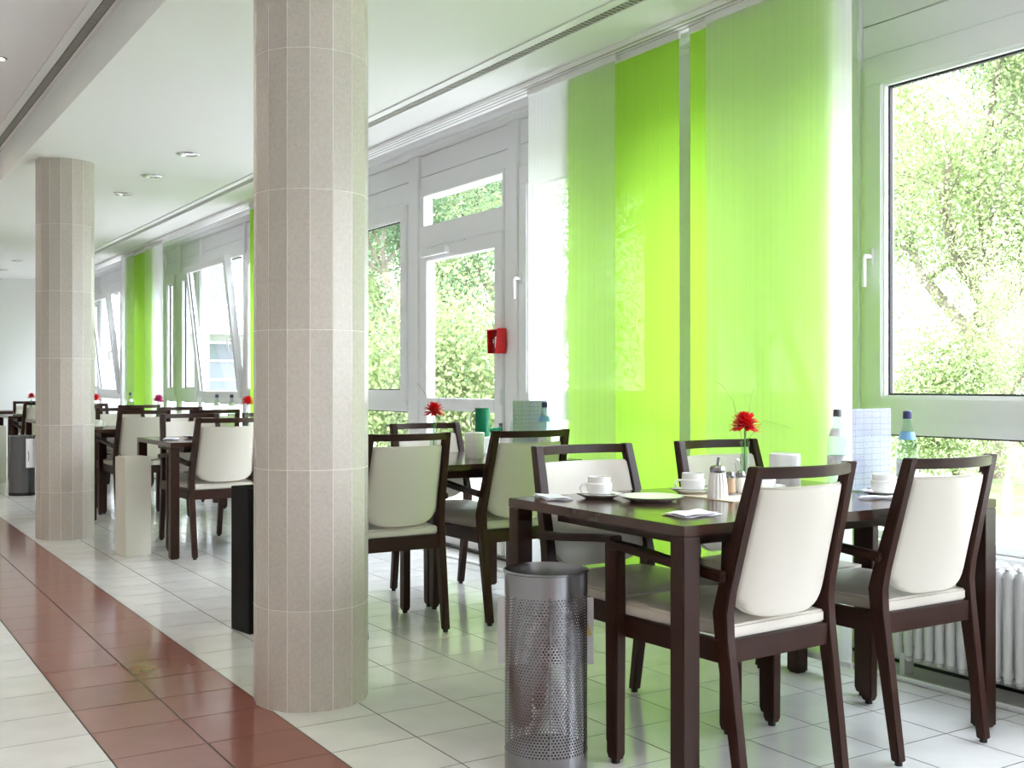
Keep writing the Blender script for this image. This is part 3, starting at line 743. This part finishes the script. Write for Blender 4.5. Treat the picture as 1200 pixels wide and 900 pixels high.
# green can on a white box
t = thing('storage_box', 'low white box under the green can on the second table', 'box', (3.19, 5.40, TT))
B(-0.08, 0.08, -0.06, 0.06, 0, 0.075).build('box_body', 'porcelain', t, bevel=0.004); B(-0.083, 0.083, -0.063, 0.063, 0.075, 0.093).build('lid', 'porcelain', t, bevel=0.004)
t = thing('green_can', 'dark green pouring can standing on the white box', 'can', (3.19, 5.40, TT + 0.093))
MB().lathe([(0, 0), (0.040, 0), (0.042, 0.003), (0.042, 0.150), (0.044, 0.152), (0.044, 0.158), (0.040, 0.158), (0.040, 0.006), (0, 0.006)], 28).build('body', 'green_plastic', t, smooth=35)
MB().tube([(0.036, -0.018, 0.03), (0.075, -0.036, 0.035), (0.100, -0.048, 0.045)], [0.016, 0.013, 0.012], 10).build('spout', 'green_plastic', t, smooth=50)
MB().tube([(-0.038, 0.018, 0.145), (-0.056, 0.028, 0.13), (-0.060, 0.030, 0.08), (-0.052, 0.026, 0.035), (-0.038, 0.018, 0.025)], 0.005, 8).build('handle', 'white_metal', t, smooth=50)

# ================================================================== PEDESTALS, BINS, CALL POINT
def pedestal(label, x, y, rz, m, s=0.18, h=0.66):
    t = thing('umbrella_stand', label, 'stand', (x, y, 0), rz); a = s / 2; w_ = 0.008
    B(-a, a, -a, -a + w_, 0, h).build('side_panel', m, t, bevel=0.0015); B(-a, a, a - w_, a, 0, h).build('side_panel', m, t, bevel=0.0015)
    B(-a, -a + w_, -a + w_, a - w_, 0, h).build('side_panel', m, t, bevel=0.0015); B(a - w_, a, -a + w_, a - w_, 0, h).build('side_panel', m, t, bevel=0.0015)
    B(-a + w_, a - w_, -a + w_, a - w_, h - 0.03, h - 0.022).build('inset_top', m, t)
pedestal('tall square cream stand between the farther column and the third table', 1.838, 7.775, R(9), 'cream_lacquer', 0.178, 0.665)
pedestal('tall square black stand half hidden behind the front column', 1.775, 5.095, R(9), 'black_lacquer', 0.178, 0.675)
pedestal('tall square cream stand at the far left beside the back table', 1.82, 14.30, R(2), 'cream_lacquer', 0.178, 0.665)

def perforated(r, z0, z1, n, rows):
    vs_, fs = [], []; dz = (z1 - z0) / rows; da_ = 2 * PI / n; hr = 0.30
    for j in range(rows):
        off = 0.5 * (j % 2)
        for i in range(n):
            ac = (i + off) * da_; zc = z0 + (j + 0.5) * dz; b0 = len(vs_)
            for (u, v) in ((-.5, -.5), (0, -.5), (.5, -.5), (.5, 0), (.5, .5), (0, .5), (-.5, .5), (-.5, 0)):
                vs_.append((r * math.cos(ac + u * da_), r * math.sin(ac + u * da_), zc + v * dz))
            for k in range(8):
                an = -3 * PI / 4 + k * PI / 4; u = hr * math.cos(an) ; v = hr * math.sin(an) * (r * da_ / dz)
                vs_.append((r * math.cos(ac + u * da_), r * math.sin(ac + u * da_), zc + v * dz))
            for k in range(8):
                k2 = (k + 1) % 8; fs.append((b0 + k, b0 + k2, b0 + 8 + k2, b0 + 8 + k))
    me = bpy.data.meshes.new('perforated_sheet'); me.from_pydata(vs_, [], fs); me.materials.append(M['steel'])
    me.polygons.foreach_set('use_smooth', [True] * len(fs)); return me
t = thing('waste_bin', 'perforated steel waste bin in front beside the table leg', 'bin', (1.868, 2.785, 0))
r_, h_ = 0.124, 0.60
link('perforated_sheet', perforated(r_, 0.065, 0.530, 76, 54), t)
MB().lathe([(0, 0.004), (r_ - 0.002, 0.004), (r_, 0.0), (r_ + 0.001, 0.065), (r_ - 0.001, 0.066), (r_ - 0.003, 0.012), (0, 0.012)], 48).build('base_band', 'steel', t, smooth=40)
MB().lathe([(r_ - 0.001, 0.529), (r_ + 0.001, 0.529), (r_ + 0.001, h_ - 0.006), (r_ + 0.005, h_ - 0.003), (r_ + 0.005, h_), (r_, h_ + 0.002), (r_ - 0.002, h_ - 0.002), (r_ - 0.001, 0.529)], 64).build('rim_band', 'steel', t, smooth=40)
a = math.atan2(-2.785, -1.868) + 0.10
B(-0.003, 0.003, -0.0012, 0.0012, 0.06, 0.535).build('seam', 'steel', t).location = ((r_ + 0.0006) * math.cos(a), (r_ + 0.0006) * math.sin(a), 0)
n_ = thing('paper_notice', 'white landscape paper notice stuck to the rear of the steel bin', 'notice', (1.868 + 0.131 * 0.55, 2.785 + 0.131 * 0.835, 0.385), R(-32.1))
B(-0.150, 0.150, -0.0006, 0.0006, -0.105, 0.105).build('sheet', 'paper', n_)
MB().hexa([(0.118, -0.0010, -0.015), (0.145, -0.0010, -0.015), (0.145, -0.0007, -0.015), (0.118, -0.0007, -0.015), (0.128, -0.0010, 0.035), (0.130, -0.0010, 0.035), (0.130, -0.0007, 0.035), (0.128, -0.0007, 0.035)]).build('yellow_mark', 'yellow', n_)
t = thing('waste_bin', 'grey steel waste bin with a paper sheet left of the farther column', 'bin', (1.84, 12.56, 0))
MB().lathe([(0, 0.03), (0.125, 0.03), (0.125, 0.03), (0.125, h_ + 0.02), (0.119, h_ + 0.02), (0.117, 0.05), (0, 0.05)], 40).build('shell', 'steel_dark', t, smooth=40)
MB().lathe([(0, 0.0), (0.126, 0.0), (0.126, 0.03), (0, 0.03)], 40).build('base_ring', 'rubber', t, smooth=40)
MB().lathe([(0.124, h_ + 0.01), (0.130, h_ + 0.012), (0.130, h_ + 0.022), (0.117, h_ + 0.022)], 40).build('rim', 'steel', t, smooth=40)
n_ = thing('paper_notice', 'white paper sheet with a thin drawing on the far grey bin', 'notice', (1.84 + 0.018, 12.56 - 0.132, 0.44), R(-10))
fr, bk = [], []
for i in range(2):
    z = -0.15 + 0.30 * i; A_, B_ = [], []
    for k in range(9):
        an = -PI / 2 + (k / 8 - 0.5) * 1.5
        A_.append((0.1275 * math.cos(an) + 0.03, 0.1275 * math.sin(an) + 0.132, z)); B_.append((0.1265 * math.cos(an) + 0.03, 0.1265 * math.sin(an) + 0.132, z))
    fr.append(A_); bk.append(B_)
MB().slab(fr, bk).build('sheet', 'paper', n_, smooth=60)
for pts in ([(-0.035, 0, 0.11), (-0.022, 0, 0.04), (-0.025, 0, -0.03), (-0.010, 0, -0.09)], [(-0.035, 0, 0.11), (-0.012, 0, 0.12), (-0.004, 0, 0.09)], [(0.02, 0, 0.02), (0.03, 0, -0.03), (0.022, 0, -0.08)]):
    q = []
    for (x, y, z) in pts: q.append((x, 0.132 - math.sqrt(0.1285 ** 2 - (x - 0.03) ** 2), z))
    MB().tube(q, 0.003, 5).build('drawn_line', 'black_ink', n_)

# fire call point on the door stile
t = thing('fire_call_point', 'red fire alarm call point box mounted beside the glass door', 'alarm', (FX0 - 0.02, 6.245, 1.435))
B(-0.030, 0.0, -0.065, 0.065, -0.075, 0.075).build('housing', 'dark_red', t, bevel=0.003)
MB().hexa([(-0.085, -0.070, -0.078), (0.0, -0.070, -0.078), (0.0, -0.064, -0.078), (-0.085, -0.064, -0.078), (-0.065, -0.070, 0.086), (0.0, -0.070, 0.086), (0.0, -0.064, 0.086), (-0.065, -0.064, 0.086)]).build('side_guard', 'red_plastic', t, bevel=0.001)
MB().hexa([(-0.060, 0.064, -0.078), (0.0, 0.064, -0.078), (0.0, 0.070, -0.078), (-0.060, 0.070, -0.078), (-0.065, 0.064, 0.080), (0.0, 0.064, 0.080), (0.0, 0.070, 0.080), (-0.065, 0.070, 0.080)]).build('side_guard', 'red_plastic', t, bevel=0.001)
B(-0.070, 0.0, -0.066, 0.066, 0.074, 0.080).build('top_guard', 'red_plastic', t); B(-0.065, 0.0, -0.066, 0.066, -0.078, -0.074).build('bottom_guard', 'dark_red', t)
wp = B(-0.034, -0.0295, -0.038, 0.020, -0.042, 0.032).build('press_plate', 'white_label', t)
MB().lathe([(0, 0), (0.009, 0), (0.009, 0.002), (0, 0.002)], 14).build('press_dot', 'black_ink', wp).matrix_local = Matrix.Translation((-0.034, -0.010, -0.002)) @ Matrix.Rotation(R(-90), 4, 'Y')
B(-0.032, -0.0295, 0.034, 0.048, -0.008, 0.016).build('key_slot', 'white_label', t)
fl = MB().hexa([(-0.032, -0.013, 0.042), (-0.0295, -0.013, 0.042), (-0.0295, -0.001, 0.042), (-0.032, -0.001, 0.042), (-0.032, -0.008, 0.064), (-0.0295, -0.008, 0.064), (-0.0295, -0.005, 0.064), (-0.032, -0.005, 0.064)]).build('flame_mark', 'paper', t)

# ================================================================== OUTSIDE
GZ = -0.25
tag(B(4.0, 90, -40, 110, GZ - 0.1, GZ).build('lawn', 'grass', None), 'bright green lawn outside the windows', 'lawn', kind='structure')
tag(B(4.0, 8.6, -40, 70, GZ, GZ + 0.03).build('terrace', 'gravel', None), 'pale terrace paving outside along the windows', 'terrace', kind='structure')

def tree_meshes(seed, h=8.0, spread=2.6, base=1.6, n_leaf=7000, leaf=0.055, lm='leaf', lean=0.3):
    rng = random.Random(seed); nr = np.random.default_rng(seed)
    wood = MB(); ends = []
    def branch(p, d, ln, r, lev):
        pts = [p.copy()]; rad = [r]; q = p.copy(); dd = d.copy(); n = 4
        for i in range(n):
            dd = (dd + Vector((rng.gauss(0, .16), rng.gauss(0, .16), rng.gauss(0.05, .10)))).normalized(); q = q + dd * ln / n
            pts.append(q.copy()); rad.append(r * (1 - 0.55 * (i + 1) / n))
            if lev >= 1: ends.append((q.copy(), 0.30 + 0.25 * (3 - lev)))
        wood.tube(pts, rad, 7 if lev < 2 else 4)
        if lev < 3:
            for k in range(4 if lev == 0 else 3):
                i = rng.randint(2 if lev == 0 else 1, n); az = rng.random() * 2 * PI; el = rng.uniform(0.1, 0.9)
                nd = Vector((math.cos(az) * math.cos(el), math.sin(az) * math.cos(el), math.sin(el))); nd = (nd + dd * 0.5).normalized()
                branch(pts[i], nd, ln * rng.uniform(0.5, 0.72), rad[i] * 0.62, lev + 1)
    branch(Vector((0, 0, -0.1)), Vector((rng.gauss(0, lean), rng.gauss(0, lean), 1)).normalized(), h * 0.52, 0.024 * h, 0)
    cen = np.array([list(e[0]) for e in ends]); sg = np.array([e[1] for e in ends])
    cen = np.concatenate([cen, np.stack([nr.normal(0, spread * .55, 60), nr.normal(0, spread * .55, 60), nr.uniform(base, h, 60)], 1)]); sg = np.concatenate([sg, np.full(60, 0.6)])
    idx = nr.integers(0, len(cen), n_leaf); c = cen[idx] + nr.normal(0, 1, (n_leaf, 3)) * sg[idx][:, None] * 0.75
    c[:, 2] = np.maximum(c[:, 2], base * 0.6 + nr.random(n_leaf) * 0.4)
    a = nr.normal(0, 1, (n_leaf, 3)); a /= np.linalg.norm(a, axis=1)[:, None]
    b = np.cross(a, nr.normal(0, 1, (n_leaf, 3))); b /= np.linalg.norm(b, axis=1)[:, None]
    s = (leaf * nr.uniform(0.6, 1.3, n_leaf))[:, None]
    v = np.stack([c - a * s, c + b * s * .55, c + a * s, c - b * s * .55], 1).reshape(-1, 3)
    me = bpy.data.meshes.new('foliage'); me.from_pydata(v.tolist(), [], np.arange(4 * n_leaf).reshape(-1, 4).tolist()); me.materials.append(M[lm])
    return wood.mesh('trunk', 'bark', smooth=60), me
TR = [tree_meshes(11, 9.0, 3.0, 3.0, 56000, 0.033, 'leaf', 0.2), tree_meshes(23, 7.5, 2.6, 1.2, 56000, 0.032, 'leaf_light', 0.3), tree_meshes(37, 10.5, 3.2, 1.0, 36000, 0.046, 'leaf_dark', 0.15)]
BU = tree_meshes(51, 2.6, 1.2, 0.25, 14000, 0.036, 'leaf', 0.3)
def tree(kind, label, x, y, s=1.0, rz=0.0, group=None):
    t = thing('tree' if kind < 3 else 'shrub', label, 'tree' if kind < 3 else 'shrub', (x, y, GZ), rz, group); t.scale = (s, s, s)
    a, b = TR[kind] if kind < 3 else BU
    link('trunk', a, t); tag(link('foliage', b, t), kind='stuff')
tree(0, 'leafy tree with leaning grey trunk outside the big window', 15.0, 10.35, 1.0, 0.4)
tree(1, 'light green tree outside, right side of the big window', 14.2, 8.6, 1.0, 2.0)
tree(1, 'small bushy tree on the lawn, low in the big window', 10.9, 7.35, 0.42, 1.0)
tg = 'trees of the leafy belt outside the windows'; tl = 'leafy green tree in the belt outside the windows'
rng = random.Random(5)
for k, (x, y, kd, s) in enumerate([(17.5, 16.0, 2, 0.8), (9.3, 16.2, 2, 0.72), (11.4, 20.6, 2, 0.9), (9.0, 20.2, 0, 0.8), (13.5, 19.5, 2, 0.9), (12.9, 24.5, 1, 1.0), (20.5, 20.5, 0, 1.0), (22.5, 12.5, 2, 1.0), (19.5, 7.5, 2, 1.0), (15.5, 3.5, 0, 1.0), (15, -3, 1, 1.0), (18, 27, 2, 1.0)]):
    tree(kd, tl, x, y, s, rng.random() * 6, tg)
tree(3, 'low leafy shrub outside the door, left part', 8.95, 15.7, 1.2, 0.3); tree(3, 'low leafy shrub outside the door, right part', 9.0, 14.2, 1.2, 1.3)
tree(3, 'round leafy shrub low in the big window', 13.6, 9.9, 1.0, 2.3); tree(3, 'leafy shrub outside left of the door', 8.9, 18.2, 1.1, 3.0)
# neighbouring white wing seen through the far windows
t = thing('neighbour_building', 'white neighbouring building wing seen through the tilted window', 'building', (0, 0, GZ))
B(5.5, 17, 36, 44, 0, 9).build('wall', 'render_white', t); B(5.3, 17.2, 35.6, 44, 9, 9.4).build('roof', 'render_white', t)
for zz in (0.9, 4.0):
    for k in range(5):
        x = 6.3 + k * 2.1
        f = B(x, x + 1.4, 35.95, 36.0, zz, zz + 1.9).build('window', 'frame', t); B(x + 0.08, x + 1.32, 35.92, 35.96, zz + 0.08, zz + 1.82).build('pane', 'far_glass', f)
        for q in (0.62, 1.24): B(x + 0.08, x + 1.32, 35.90, 35.95, zz + q, zz + q + 0.06).build('glazing_bar', 'frame', f)
for zz in (3.0, 6.2): B(5.4, 17, 35.0, 36.0, zz, zz + 0.15).build('balcony_slab', 'render_white', t)
